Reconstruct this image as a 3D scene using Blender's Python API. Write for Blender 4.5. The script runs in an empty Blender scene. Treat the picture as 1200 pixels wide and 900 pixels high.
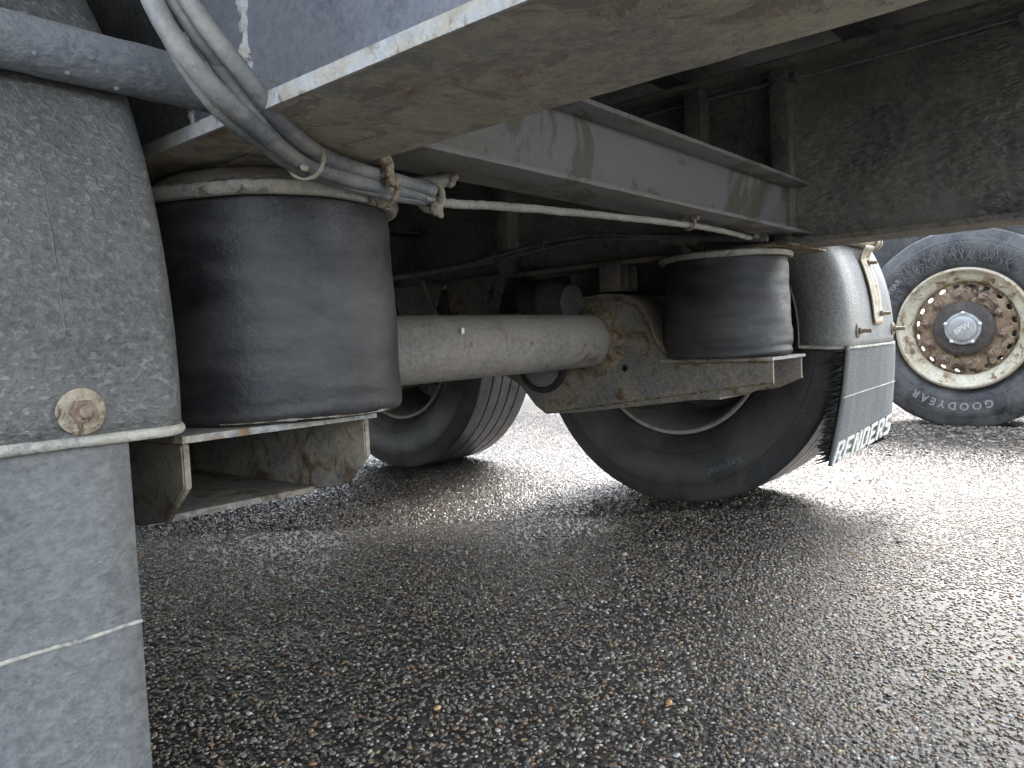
import bpy, bmesh, math, random
import numpy as np
from mathutils import Vector, Matrix
from mathutils import noise as mnoise
random.seed(7); RNG = np.random.default_rng(7)
PI = math.pi; R_ = math.radians
S = bpy.context.scene
COL = S.collection

# ------------------------------------------------------------------ camera
EYE = Vector((0, 0, 0.52))
cd = bpy.data.cameras.new('camera'); cam = bpy.data.objects.new('camera', cd); COL.objects.link(cam)
cd.sensor_width = 36; cd.lens = 26.85; cd.clip_start = 0.02; cd.clip_end = 3000
_r = Vector((0.6413, -0.7658, -0.0466)).normalized()
_f = Vector((0.7640, 0.6417, -0.0556)).normalized()
_u = _r.cross(_f).normalized(); _r = _f.cross(_u).normalized()
cam.matrix_world = Matrix(((_r.x, _u.x, -_f.x, EYE.x), (_r.y, _u.y, -_f.y, EYE.y), (_r.z, _u.z, -_f.z, EYE.z), (0, 0, 0, 1)))
S.camera = cam
# ------------------------------------------------------------------ sky, sun, exposure
w = bpy.data.worlds.new('World'); S.world = w; w.use_nodes = True
SUN_EL, SUN_AZ = R_(45), R_(80)          # azimuth measured from +Y towards +X
nt = w.node_tree; bg = nt.nodes['Background']
sk = nt.nodes.new('ShaderNodeTexSky'); sk.sky_type = 'NISHITA'; sk.sun_disc = False
sk.sun_elevation = SUN_EL; sk.sun_rotation = SUN_AZ
sk.air_density = 1.0; sk.dust_density = 2.5; sk.ozone_density = 1.0
hs = nt.nodes.new('ShaderNodeHueSaturation'); hs.inputs['Saturation'].default_value = 0.5
nt.links.new(sk.outputs[0], hs.inputs['Color']); nt.links.new(hs.outputs[0], bg.inputs[0]); bg.inputs[1].default_value = 0.15
sd = bpy.data.lights.new('sun', 'SUN'); sd.energy = 0.55; sd.angle = R_(24); sd.color = (1, 0.965, 0.92)
so = bpy.data.objects.new('sun', sd); COL.objects.link(so)
sdir = Vector((math.sin(SUN_AZ)*math.cos(SUN_EL), math.cos(SUN_AZ)*math.cos(SUN_EL), math.sin(SUN_EL)))
so.rotation_euler = sdir.to_track_quat('Z', 'Y').to_euler(); so.location = (3, 3, 6)
S.view_settings.view_transform = 'Standard'; S.view_settings.look = 'None'
S.view_settings.exposure = 3.0; S.view_settings.gamma = 1
S.render.engine = 'CYCLES'
S.cycles.max_bounces = 8; S.cycles.diffuse_bounces = 6; S.cycles.glossy_bounces = 4

# ------------------------------------------------------------------ materials
def nodes(name):
    m = bpy.data.materials.new(name); m.use_nodes = True
    n = m.node_tree.nodes; l = m.node_tree.links
    return m, n, l, n['Principled BSDF']
def ramp(n, l, src, stops, interp='LINEAR'):
    r = n.new('ShaderNodeValToRGB'); e = r.color_ramp.elements; r.color_ramp.interpolation = interp
    while len(e) < len(stops): e.new(0.5)
    for el, (p, c) in zip(e, stops):
        el.position = p; el.color = (c, c, c, 1) if not hasattr(c, '__len__') else (*c, 1)
    l.new(src, r.inputs[0]); return r.outputs[0]
def mix(n, l, fac, a, b, mode='MIX'):
    m = n.new('ShaderNodeMix'); m.data_type = 'RGBA'; m.blend_type = mode
    for s, v in ((m.inputs[0], fac), (m.inputs[6], a), (m.inputs[7], b)):
        if isinstance(v, bpy.types.NodeSocket): l.new(v, s)
        elif hasattr(v, '__len__'): s.default_value = (*v, 1)
        else: s.default_value = v if s is m.inputs[0] else (v, v, v, 1)
    return m.outputs[2]
def noise_(n, l, co, scale, detail=5, rough=0.6, dist=0.0, stretch=None):
    if stretch:
        mp = n.new('ShaderNodeMapping'); mp.inputs['Scale'].default_value = stretch
        l.new(co, mp.inputs[0]); co = mp.outputs[0]
    t = n.new('ShaderNodeTexNoise'); l.new(co, t.inputs['Vector'])
    t.inputs['Scale'].default_value = scale; t.inputs['Detail'].default_value = detail
    t.inputs['Roughness'].default_value = rough; t.inputs['Distortion'].default_value = dist
    return t.outputs[0]
def math_(n, l, op, a, b=0.0):
    m = n.new('ShaderNodeMath'); m.operation = op
    for s, v in ((m.inputs[0], a), (m.inputs[1], b)):
        if isinstance(v, bpy.types.NodeSocket): l.new(v, s)
        else: s.default_value = v
    return m.outputs[0]
def grime(name, base, dirt=(0.2, 0.18, 0.15), dirt_amt=0.5, rust=None, rust_amt=0.5, rough=0.55, bump=0.3,
          scale=9, stretch=None, flecks=0.0, fleck_col=(0.45, 0.43, 0.38), metal=0.0, tone=0.25, fine=140, fstretch=(1, 1, 2.6),
          up_dust=0.0, spec=0.5, wear=None, ripple=0.0, grain=0.6):
    """Painted / rubber / steel surface with blotchy dirt, rust patches, dried splash flecks and fine relief."""
    m, n, l, p = nodes(name)
    tc = n.new('ShaderNodeTexCoord').outputs['Object']
    big = noise_(n, l, tc, scale, 7, 0.62, 0.3, stretch)
    big2 = noise_(n, l, tc, scale*2.7, 6, 0.65, 0.6, stretch)
    fn = noise_(n, l, tc, fine, 4, 0.7)
    c = mix(n, l, ramp(n, l, big2, [(0.3, 0), (0.7, 1)]), tuple(b*(1-tone) for b in base), tuple(b*(1+tone) for b in base))
    d = ramp(n, l, big, [(0.60-dirt_amt*0.32, 0), (0.74-dirt_amt*0.26, 1)])
    c = mix(n, l, d, c, dirt)
    c = mix(n, l, math_(n, l, 'MULTIPLY', ramp(n, l, fn, [(0.38, 0), (0.68, 1)]), grain), c, tuple(min(1, x*1.6) for x in dirt))
    height = fn
    if rust:
        rn = noise_(n, l, tc, scale*1.6+3, 8, 0.7, 0.8)
        rm = ramp(n, l, rn, [(0.70-rust_amt*0.4, 0), (0.78-rust_amt*0.36, 1)])
        rc = mix(n, l, ramp(n, l, big2, [(0.35, 0), (0.65, 1)]), tuple(x*0.45 for x in rust), rust)
        c = mix(n, l, rm, c, rc)
        height = mix(n, l, rm, fn, math_(n, l, 'MULTIPLY', fn, 1.8))
    if wear:
        wn = noise_(n, l, tc, scale*3.1, 8, 0.72, 1.2)
        c = mix(n, l, ramp(n, l, wn, [(0.53, 0), (0.58, 1)]), c, wear)
    if up_dust:
        g = n.new('ShaderNodeNewGeometry'); sx = n.new('ShaderNodeSeparateXYZ'); l.new(g.outputs['Normal'], sx.inputs[0])
        ud = ramp(n, l, sx.outputs[2], [(0.1, 0), (0.9, 1)])
        c = mix(n, l, math_(n, l, 'MULTIPLY', math_(n, l, 'MULTIPLY', ud, up_dust), ramp(n, l, big2, [(0.25, 0.3), (0.6, 1)])), c, tuple(min(1, x*1.35) for x in dirt))
    if flecks:
        mp = n.new('ShaderNodeMapping'); mp.inputs['Scale'].default_value = fstretch; l.new(tc, mp.inputs[0])
        nd = n.new('ShaderNodeTexNoise'); nd.inputs['Scale'].default_value = 25; l.new(mp.outputs[0], nd.inputs['Vector'])
        off = n.new('ShaderNodeMix'); off.data_type = 'VECTOR'; off.inputs[0].default_value = 0.006
        l.new(mp.outputs[0], off.inputs[4]); l.new(nd.outputs[1], off.inputs[5])
        v = n.new('ShaderNodeTexNoise'); v.inputs['Scale'].default_value = 120; v.inputs['Detail'].default_value = 3.5
        v.inputs['Roughness'].default_value = 0.55; v.inputs['Distortion'].default_value = 0.25; l.new(off.outputs[1], v.inputs['Vector'])
        spot = ramp(n, l, v.outputs[0], [(0.565, 0), (0.66, 1)])
        dark = ramp(n, l, v.outputs[0], [(0.30, 1), (0.37, 0)])
        msk = ramp(n, l, big, [(0.38, 0.25), (0.62, 1)])
        k = math_(n, l, 'MULTIPLY', math_(n, l, 'MULTIPLY', spot, msk), flecks)
        c = mix(n, l, k, c, fleck_col)
        c = mix(n, l, math_(n, l, 'MULTIPLY', dark, 0.6*flecks), c, tuple(x*0.35 for x in base))
        hm = math_(n, l, 'ADD', math_(n, l, 'MULTIPLY', v.outputs[0], 1.6), fn); height = hm
    if ripple:
        rp = noise_(n, l, tc, 34, 3, 0.55, 0.4, (1, 1, 2.6)); rmk = ramp(n, l, noise_(n, l, tc, 3.2, 3, 0.5), [(0.42, 0), (0.6, 1)])
        height = math_(n, l, 'ADD', height, math_(n, l, 'MULTIPLY', math_(n, l, 'MULTIPLY', rp, rmk), 6*ripple))
        c = mix(n, l, math_(n, l, 'MULTIPLY', math_(n, l, 'MULTIPLY', ramp(n, l, rp, [(0.54, 0), (0.64, 1)]), rmk), 0.5), c, dirt)
    l.new(c, p.inputs['Base Color'])
    rr = ramp(n, l, big2, [(0.25, max(0.05, rough-0.14)), (0.75, min(1, rough+0.16))]); l.new(rr, p.inputs['Roughness'])
    p.inputs['Metallic'].default_value = metal; p.inputs['Specular IOR Level'].default_value = spec
    b = n.new('ShaderNodeBump'); b.inputs['Strength'].default_value = bump; b.inputs['Distance'].default_value = 0.004
    l.new(height, b.inputs['Height']); l.new(b.outputs[0], p.inputs['Normal'])
    return m
M = {}
M['flange'] = grime('dirty_flange_steel', (0.25, 0.25, 0.245), (0.46, 0.41, 0.30), 0.72, (0.38, 0.25, 0.14), 0.40, 0.6, 0.6, 4.5, fine=90, wear=(0.31, 0.28, 0.22))
M['edge'] = grime('worn_flange_edge', (0.42, 0.45, 0.48), (0.38, 0.33, 0.25), 0.45, (0.25, 0.15, 0.08), 0.35, 0.5, 0.6, 14)
M['blue_web'] = grime('blue_grey_paint', (0.16, 0.17, 0.205), (0.20, 0.205, 0.22), 0.4, None, 0, 0.45, 0.12, 5)
M['weld'] = grime('pale_weld_bead', (0.55, 0.58, 0.6), (0.4, 0.36, 0.3), 0.4, (0.28, 0.15, 0.07), 0.35, 0.5, 0.8, 40)
M['dark_web'] = grime('dark_chassis_paint', (0.08, 0.08, 0.078), (0.19, 0.18, 0.15), 0.6, (0.12, 0.10, 0.07), 0.22, 0.36, 0.5, 4, (1, 1, 1), fine=75, ripple=1.0)
M['black_paint_shade'] = grime('black_underframe_paint_shade', (0.034, 0.035, 0.038), (0.08, 0.077, 0.07), 0.45, None, 0, 0.75, 0.4, 7, spec=0.25)  # black paint on most parts; painted-in shade on the near front web
M['grey_beam'] = grime('grey_cross_beam_paint', (0.215, 0.22, 0.24), (0.19, 0.175, 0.135), 0.5, None, 0, 0.45, 0.6, 1.3, fine=150, tone=.12, wear=(0.145, 0.135, 0.105))
M['arm'] = grime('rusty_suspension_arm_paint', (0.115, 0.118, 0.128), (0.25, 0.212, 0.158), 0.55, (0.19, 0.12, 0.07), 0.40, 0.6, 0.55, 9, up_dust=0.7)
M['tube'] = grime('dusty_axle_tube', (0.165, 0.156, 0.148), (0.285, 0.255, 0.22), 0.65, (0.24, 0.20, 0.145), 0.30, 0.6, 0.9, 7, fine=110, up_dust=0.2)
M['weld_rough'] = grime('lumpy_weld_collar', (0.12, 0.105, 0.085), (0.24, 0.19, 0.12), 0.55, (0.20, 0.10, 0.045), 0.5, 0.75, 1.0, 22, fine=60)
M['bellow'] = grime('black_bellows_rubber', (0.015, 0.0145, 0.0155), (0.057, 0.054, 0.053), 0.55, None, 0, 0.5, 0.28, 4.5, (1, 1, 2.6), tone=0.35, grain=.15)
M['ring'] = grime('dusty_galvanised_ring', (0.25, 0.25, 0.235), (0.34, 0.31, 0.245), 0.6, (0.13, 0.10, 0.07), 0.34, 0.5, 0.5, 18)
M['seat'] = grime('seat_plate_paint', (0.20, 0.22, 0.24), (0.42, 0.38, 0.30), 0.5, (0.36, 0.21, 0.10), 0.40, 0.55, 0.5, 12, up_dust=0.3)
M['channel'] = grime('channel_steel', (0.15, 0.155, 0.16), (0.27, 0.235, 0.175), 0.55, (0.17, 0.115, 0.065), 0.46, 0.6, 0.6, 10)
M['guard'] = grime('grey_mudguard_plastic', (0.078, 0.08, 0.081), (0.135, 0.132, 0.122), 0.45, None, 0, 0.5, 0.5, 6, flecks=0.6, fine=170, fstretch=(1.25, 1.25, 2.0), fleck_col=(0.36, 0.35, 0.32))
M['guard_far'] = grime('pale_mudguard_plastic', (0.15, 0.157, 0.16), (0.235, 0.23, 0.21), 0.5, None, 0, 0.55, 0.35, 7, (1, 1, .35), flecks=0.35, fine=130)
M['lip'] = grime('pale_dusty_lip', (0.22, 0.22, 0.21), (0.44, 0.41, 0.34), 0.5, None, 0, 0.6, 0.7, 14)
M['flap'] = grime('grey_flap_rubber', (0.10, 0.106, 0.11), (0.16, 0.162, 0.158), 0.5, None, 0, 0.6, 0.32, 5, (1, 1, .4), flecks=0.5, fleck_col=(0.25, 0.25, 0.24), fstretch=(1, 1, 1.3))
M['flap_far'] = grime('dark_grey_flap_rubber', (0.085, 0.092, 0.095), (0.15, 0.153, 0.147), 0.5, None, 0, 0.6, 0.5, 8, (1, 1, .3), flecks=0.3, fleck_col=(0.2, 0.205, 0.2), grain=.3)
M['pipe'] = grime('blue_grey_pipe', (0.15, 0.165, 0.195), (0.21, 0.21, 0.205), 0.45, None, 0, 0.5, 0.35, 8, (0.5, 1, 1), flecks=0.15, up_dust=0.8, fine=160)
M['tyre'] = grime('dirty_tyre_rubber', (0.024, 0.0245, 0.026), (0.058, 0.055, 0.052), 0.55, None, 0, 0.45, 0.4, 7, fine=120, tone=0.35, grain=.3)
M['tyre_lit'] = grime('weathered_tyre_rubber', (0.02, 0.0205, 0.024), (0.085, 0.083, 0.08), 0.55, None, 0, 0.45, 0.6, 7, fine=60, tone=0.4, grain=.35)
M['tread'] = grime('wet_tread_rubber', (0.035, 0.034, 0.034), (0.075, 0.072, 0.070), 0.55, None, 0, 0.35, 0.4, 12, fine=120)
M['letters_t'] = grime('dusty_raised_letters', (0.16, 0.16, 0.16), (0.22, 0.21, 0.2), 0.5, None, 0, 0.6, 0.3, 20)
M['letters_f'] = grime('faint_raised_letters', (0.075, 0.075, 0.076), (0.12, 0.12, 0.116), 0.5, None, 0, 0.5, 0.3, 20)
M['white_letters'] = grime('dirty_white_letters', (0.72, 0.72, 0.66), (0.5, 0.49, 0.43), 0.3, None, 0, 0.55, 0.4, 40)
M['rim_cream'] = grime('cream_rim_paint', (0.60, 0.58, 0.46), (0.46, 0.40, 0.27), 0.4, (0.30, 0.185, 0.09), 0.47, 0.5, 0.4, 9, wear=None)
M['rim_rust'] = grime('rusty_wheel_disc', (0.15, 0.095, 0.06), (0.26, 0.18, 0.11), 0.5, (0.07, 0.04, 0.028), 0.5, 0.7, 0.35, 7, wear=(0.32, 0.26, 0.165))
M['nut'] = grime('rusty_nut', (0.16, 0.10, 0.07), (0.26, 0.19, 0.14), 0.5, (0.07, 0.04, 0.03), 0.45, 0.6, 0.25, 30)
M['hub_black'] = grime('greasy_hub', (0.028, 0.026, 0.028), (0.09, 0.07, 0.05), 0.3, (0.12, 0.07, 0.03), 0.22, 0.45, 0.8, 26)
M['cap'] = grime('cast_aluminium_cap', (0.42, 0.44, 0.44), (0.34, 0.34, 0.33), 0.4, None, 0, 0.4, 0.25, 25, metal=0.5)
M['bolt_bright'] = grime('bright_bolt_head', (0.75, 0.75, 0.70), (0.6, 0.58, 0.5), 0.3, None, 0, 0.35, 0.2, 60, metal=0.3)
M['rim_grey'] = grime('dull_inner_rim', (0.07, 0.068, 0.065), (0.14, 0.13, 0.115), 0.55, (0.09, 0.06, 0.04), 0.3, 0.55, 0.4, 12)
M['rim_edge'] = grime('pale_rim_edge', (0.28, 0.28, 0.27), (0.33, 0.30, 0.25), 0.5, (0.12, 0.08, 0.05), 0.35, 0.45, 0.4, 22)
M['cable'] = grime('dirty_grey_cable', (0.15, 0.16, 0.175), (0.29, 0.28, 0.255), 0.5, (0.2, 0.15, 0.1), 0.22, 0.5, 0.35, 18, fine=200, grain=.3)
M['cable_light'] = grime('mud_covered_cable', (0.27, 0.26, 0.23), (0.38, 0.355, 0.30), 0.5, None, 0, 0.75, 0.7, 26, fine=220)
M['cable_dark'] = grime('dark_air_pipe', (0.10, 0.10, 0.104), (0.20, 0.195, 0.18), 0.55, None, 0, 0.5, 0.5, 20)
M['tie'] = grime('muddy_cable_tie', (0.36, 0.34, 0.30), (0.33, 0.28, 0.21), 0.5, None, 0, 0.75, 0.9, 60)
M['clump'] = grime('dried_mud_clump', (0.27, 0.20, 0.14), (0.36, 0.29, 0.21), 0.5, (0.2, 0.11, 0.06), 0.4, 0.9, 1.0, 60)
M['galv'] = grime('galvanised_bracket', (0.42, 0.40, 0.34), (0.40, 0.33, 0.22), 0.5, (0.33, 0.20, 0.09), 0.38, 0.45, 0.4, 14, metal=0.25)
M['washer'] = grime('rusty_washer', (0.27, 0.225, 0.16), (0.34, 0.29, 0.21), 0.5, (0.17, 0.10, 0.055), 0.45, 0.65, 0.5, 40)
M['brush'] = grime('black_spray_brush', (0.018, 0.018, 0.018), (0.04, 0.038, 0.034), 0.3, None, 0, 0.7, 0.5, 40)

def asphalt_mat():
    m, n, l, p = nodes('wet_asphalt')
    tc = n.new('ShaderNodeTexCoord').outputs['Object']
    v = n.new('ShaderNodeTexVoronoi'); v.inputs['Scale'].default_value = 125; v.inputs['Randomness'].default_value = 1; l.new(tc, v.inputs['Vector'])
    sp = n.new('ShaderNodeSeparateColor'); l.new(v.outputs['Color'], sp.inputs[0])
    c = ramp(n, l, sp.outputs[0], [(0.0, (0.016, 0.015, 0.014)), (0.45, (0.032, 0.030, 0.027)), (0.78, (0.06, 0.055, 0.047)), (0.9, (0.09, 0.065, 0.04)), (0.95, (0.14, 0.125, 0.10))])
    big = noise_(n, l, tc, 1.1, 5, 0.6)
    c = mix(n, l, ramp(n, l, big, [(0.35, 0), (0.65, 0.35)]), c, (0.03, 0.028, 0.026))
    # dry sandy ground out between the two trailers
    sx = n.new('ShaderNodeSeparateXYZ'); l.new(tc, sx.inputs[0])
    edge = math_(n, l, 'ADD', sx.outputs[0], math_(n, l, 'MULTIPLY', noise_(n, l, tc, 1.6, 5, 0.6), 1.2))
    mr = n.new('ShaderNodeMapRange'); mr.inputs[1].default_value = 3.0; mr.inputs[2].default_value = 4.0; l.new(edge, mr.inputs[0])
    grit = noise_(n, l, tc, 90, 4, 0.75)
    sand = mix(n, l, ramp(n, l, grit, [(0.35, 0), (0.65, 1)]), (0.03, 0.027, 0.021), (0.105, 0.093, 0.068))
    c = mix(n, l, math_(n, l, 'MULTIPLY', mr.outputs[0], 0.8), c, sand)
    l.new(c, p.inputs['Base Color'])
    rgh = ramp(n, l, noise_(n, l, tc, 2.2, 5, 0.6), [(0.3, 0.38), (0.7, 0.58)])
    rgh = mix(n, l, mr.outputs[0], rgh, (0.8, 0.8, 0.8))
    l.new(rgh, p.inputs['Roughness']); p.inputs['Specular IOR Level'].default_value = 0.4
    h1 = math_(n, l, 'SUBTRACT', 1.0, ramp(n, l, v.outputs['Distance'], [(0.0, 0), (0.75, 1)]))
    h = math_(n, l, 'ADD', h1, math_(n, l, 'MULTIPLY', noise_(n, l, tc, 320, 3, 0.6), 0.5))
    b = n.new('ShaderNodeBump'); b.inputs['Strength'].default_value = 0.8; b.inputs['Distance'].default_value = 0.0022
    l.new(h, b.inputs['Height']); l.new(b.outputs[0], p.inputs['Normal'])
    return m
def chip_mat():
    m, n, l, p = nodes('wet_stone_chips')
    a = n.new('ShaderNodeAttribute'); a.attribute_name = 'tint'; l.new(a.outputs['Color'], p.inputs['Base Color'])
    p.inputs['Roughness'].default_value = 0.28
    return m
M['asphalt'] = asphalt_mat(); M['chips'] = chip_mat()

# ------------------------------------------------------------------ helpers
def wpos(o):
    v = Vector((0, 0, 0))
    while o is not None: v = v + Vector(o.location); o = o.parent
    return v
def link(name, me, mat, parent=None, at=None, smooth=None, mats=None):
    o = bpy.data.objects.new(name, me); COL.objects.link(o)
    if mat is not None: me.materials.append(mat)
    for mm in (mats or []): me.materials.append(mm)
    if at is None:                                    # mesh is in world coordinates: move its origin to its middle
        vs = [v.co for v in me.vertices]
        lo = Vector([min(v[i] for v in vs) for i in range(3)]); hi = Vector([max(v[i] for v in vs) for i in range(3)])
        at = (lo+hi)/2; me.transform(Matrix.Translation(-at))
        if parent is not None: at = at - wpos(parent)
    o.location = at; o.parent = parent
    if smooth is not None: shade(me, smooth)
    return o
def shade(me, ang):
    bm = bmesh.new(); bm.from_mesh(me)
    for f in bm.faces: f.smooth = True
    for e in bm.edges:
        if len(e.link_faces) == 2 and e.calc_face_angle(0) > R_(ang): e.smooth = False
        elif len(e.link_faces) != 2: e.smooth = True
    bm.to_mesh(me); bm.free()
def empty(name, loc, parent=None):
    o = bpy.data.objects.new(name, None); COL.objects.link(o); o.empty_display_size = 0.1
    o.location = Vector(loc) - (wpos(parent) if parent else Vector((0, 0, 0))); o.parent = parent; return o
def tag(o, label=None, cat=None, group=None, kind=None):
    for k, v in (('label', label), ('category', cat), ('group', group), ('kind', kind)):
        if v: o[k] = v
    return o
def mesh_of(bm, name='m'):
    me = bpy.data.meshes.new(name); bmesh.ops.recalc_face_normals(bm, faces=bm.faces); bm.to_mesh(me); bm.free(); return me
def box_bm(bm, lo, hi, bev=0.0, rough=0.0):
    b = bmesh.new(); bmesh.ops.create_cube(b, size=1)
    for v in b.verts:
        v.co = Vector([(lo[i]+hi[i])/2 + v.co[i]*(hi[i]-lo[i]) for i in range(3)])
    if bev: bmesh.ops.bevel(b, geom=list(b.edges), offset=bev, segments=2, profile=0.6, affect='EDGES')
    t = bpy.data.meshes.new('t'); b.to_mesh(t); b.free(); bm.from_mesh(t); bpy.data.meshes.remove(t)
def box(name, lo, hi, mat, parent, bev=0.002, cuts=0, jitter=0.0):
    bm = bmesh.new(); box_bm(bm, lo, hi, bev)
    if jitter:
        d = [hi[i]-lo[i] for i in range(3)]; ax = d.index(max(d))
        no = Vector((0, 0, 0)); no[ax] = 1
        k = max(4, int(max(d)/0.03))
        for i in range(1, k):
            co = Vector(lo); co[ax] = lo[ax] + d[ax]*i/k
            bmesh.ops.bisect_plane(bm, geom=list(bm.verts)+list(bm.edges)+list(bm.faces), plane_co=co, plane_no=no)
        for v in bm.verts:
            v.co += mnoise.noise_vector(v.co*23)*jitter
    return link(name, mesh_of(bm), mat, parent, smooth=35)
def prism(name, pts, axis, a0, a1, mat, parent, bev=0.0015, smooth=35):
    """pts: outline in the two other axes (kept in xyz order), extruded from a0 to a1 along axis."""
    bm = bmesh.new(); oth = [i for i in range(3) if i != axis]
    vs = []
    for p in pts:
        c = [0, 0, 0]; c[oth[0]], c[oth[1]] = p; c[axis] = a0; vs.append(bm.verts.new(c))
    f = bm.faces.new(vs); r = bmesh.ops.extrude_face_region(bm, geom=[f])
    for v in r['geom']:
        if isinstance(v, bmesh.types.BMVert): v.co[axis] = a1
    if bev:
        ed = [e for e in bm.edges if len(e.link_faces) == 2 and e.calc_face_angle(0) > R_(40)]
        bmesh.ops.bevel(bm, geom=ed, offset=bev, segments=2, affect='EDGES')
    bmesh.ops.recalc_face_normals(bm, faces=bm.faces)
    bmesh.ops.triangulate(bm, faces=[f for f in bm.faces if len(f.verts) > 4])
    return link(name, mesh_of(bm), mat, parent, smooth=smooth)
def lathe_me(prof, seg, axis=0, mats=None, closed=False, squash=None):
    """prof: list of (a, r[, matidx]); revolve about axis through the origin."""
    bm = bmesh.new(); rings = []
    for q in prof:
        a, r = q[0], q[1]; ring = []
        for k in range(seg):
            t = 2*PI*k/seg; c = [0, 0, 0]; c[axis] = a
            c[(axis+1) % 3] = r*math.cos(t); c[(axis+2) % 3] = r*math.sin(t); ring.append(bm.verts.new(c))
        rings.append(ring)
    n = len(rings)
    for i in range(n if closed else n-1):
        A, B = rings[i], rings[(i+1) % n]
        for k in range(seg):
            f = bm.faces.new((A[k], A[(k+1) % seg], B[(k+1) % seg], B[k]))
            if len(prof[i]) > 2: f.material_index = prof[i][2]
    if not closed:
        for ring in (rings[0], rings[-1]): bm.faces.new(ring)
    return mesh_of(bm)
def catmull(pts, per=8):
    P = [Vector(p) for p in pts]; P = [P[0]*2-P[1]] + P + [P[-1]*2-P[-2]]; out = []
    for i in range(1, len(P)-2):
        for k in range(per):
            t = k/per; a, b, c, d = P[i-1], P[i], P[i+1], P[i+2]
            out.append(0.5*((2*b)+(c-a)*t+(2*a-5*b+4*c-d)*t*t+(3*b-a-3*c+d)*t*t*t))
    out.append(P[-2]); return out
def tube_bm(bm, pts, r, seg=12, lump=0.0, cap=True, lf=40):
    prev = None; T0 = None; up = None
    for i, p in enumerate(pts):
        T = (pts[min(i+1, len(pts)-1)] - pts[max(i-1, 0)]).normalized()
        if up is None: up = T.orthogonal().normalized()
        else: up = (up - T*up.dot(T)).normalized()
        s = T.cross(up); ring = []
        rr = r[i] if hasattr(r, '__len__') else r
        for k in range(seg):
            t = 2*PI*k/seg; d = up*math.cos(t)+s*math.sin(t); q = p+d*rr
            if lump: q = q + d*lump*mnoise.noise(q*lf)
            ring.append(bm.verts.new(q))
        if prev:
            for k in range(seg): bm.faces.new((prev[k], prev[(k+1) % seg], ring[(k+1) % seg], ring[k]))
        elif cap: bm.faces.new(ring[::-1])
        prev = ring
    if cap: bm.faces.new(prev)
def tube(name, pts, r, mat, parent, seg=14, lump=0.0, smooth=50, lf=40):
    bm = bmesh.new(); tube_bm(bm, [Vector(p) for p in pts], r, seg, lump, True, lf)
    return link(name, mesh_of(bm), mat, parent, smooth=smooth)
def lump_ball(name, c, s, mat, parent, rough=0.35, f=60, sub=3):
    bm = bmesh.new(); bmesh.ops.create_icosphere(bm, subdivisions=sub, radius=1)
    for v in bm.verts:
        q = Vector((v.co.x*s[0], v.co.y*s[1], v.co.z*s[2])); n = mnoise.noise((q+Vector(c))*f)
        v.co = q*(1+rough*n)+Vector(c)
    return link(name, mesh_of(bm), mat, parent, smooth=60)
def text_me(s, size, extrude, italic=0.0, bold=0.0, spacing=1.0):
    cu = bpy.data.curves.new('txt', 'FONT'); cu.body = s; cu.size = size; cu.extrude = extrude; cu.offset = bold
    cu.align_x = 'CENTER'; cu.align_y = 'CENTER'; cu.shear = italic; cu.space_character = spacing; cu.resolution_u = 3
    o = bpy.data.objects.new('txt', cu); COL.objects.link(o)
    dg = bpy.context.evaluated_depsgraph_get(); me = bpy.data.meshes.new_from_object(o.evaluated_get(dg))
    bpy.data.objects.remove(o); bpy.data.curves.remove(cu); me.materials.clear()
    bm = bmesh.new(); bm.from_mesh(me); bmesh.ops.triangulate(bm, faces=bm.faces)
    bmesh.ops.subdivide_edges(bm, edges=[e for e in bm.edges if e.calc_length() > size*0.35], cuts=1)
    bm.to_mesh(me); bm.free(); return me
def text_on_ring(name, s, size, rad, ang, prof_x, mat, parent, wheel=None, **kw):
    """raised letters on a sidewall facing -X; ang = angle of the text's middle (0 = top, clockwise as seen), letter tops outward."""
    me = text_me(s, size, 0.0022, **kw)
    for v in me.vertices:
        x, y, z = v.co; t = ang + x/rad; r = rad+y
        # seen from -X looking +X with up = Z, the right-hand side is -Y
        v.co = Vector((prof_x(r) - z - 0.0006, -r*math.sin(t), r*math.cos(t)))
    if wheel: loaded(me, *wheel)
    return link(name, me, mat, parent, at=(0, 0, 0))
def dup(o, parent=None, loc=None):
    c = o.copy(); COL.objects.link(c); c.parent = parent
    if loc is not None: c.location = loc
    for ch in list(o.children): dup(ch, c)
    return c

# ------------------------------------------------------------------ ground
def grid_ground():
    bm = bmesh.new()
    for v in ((-600, -600), (600, -600), (600, 600), (-600, 600)): bm.verts.new((*v, 0))
    bm.faces.new(bm.verts); return mesh_of(bm)
g = link('asphalt_ground', grid_ground(), M['asphalt'], None, at=(0, 0, 0)); g['kind'] = 'structure'

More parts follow.
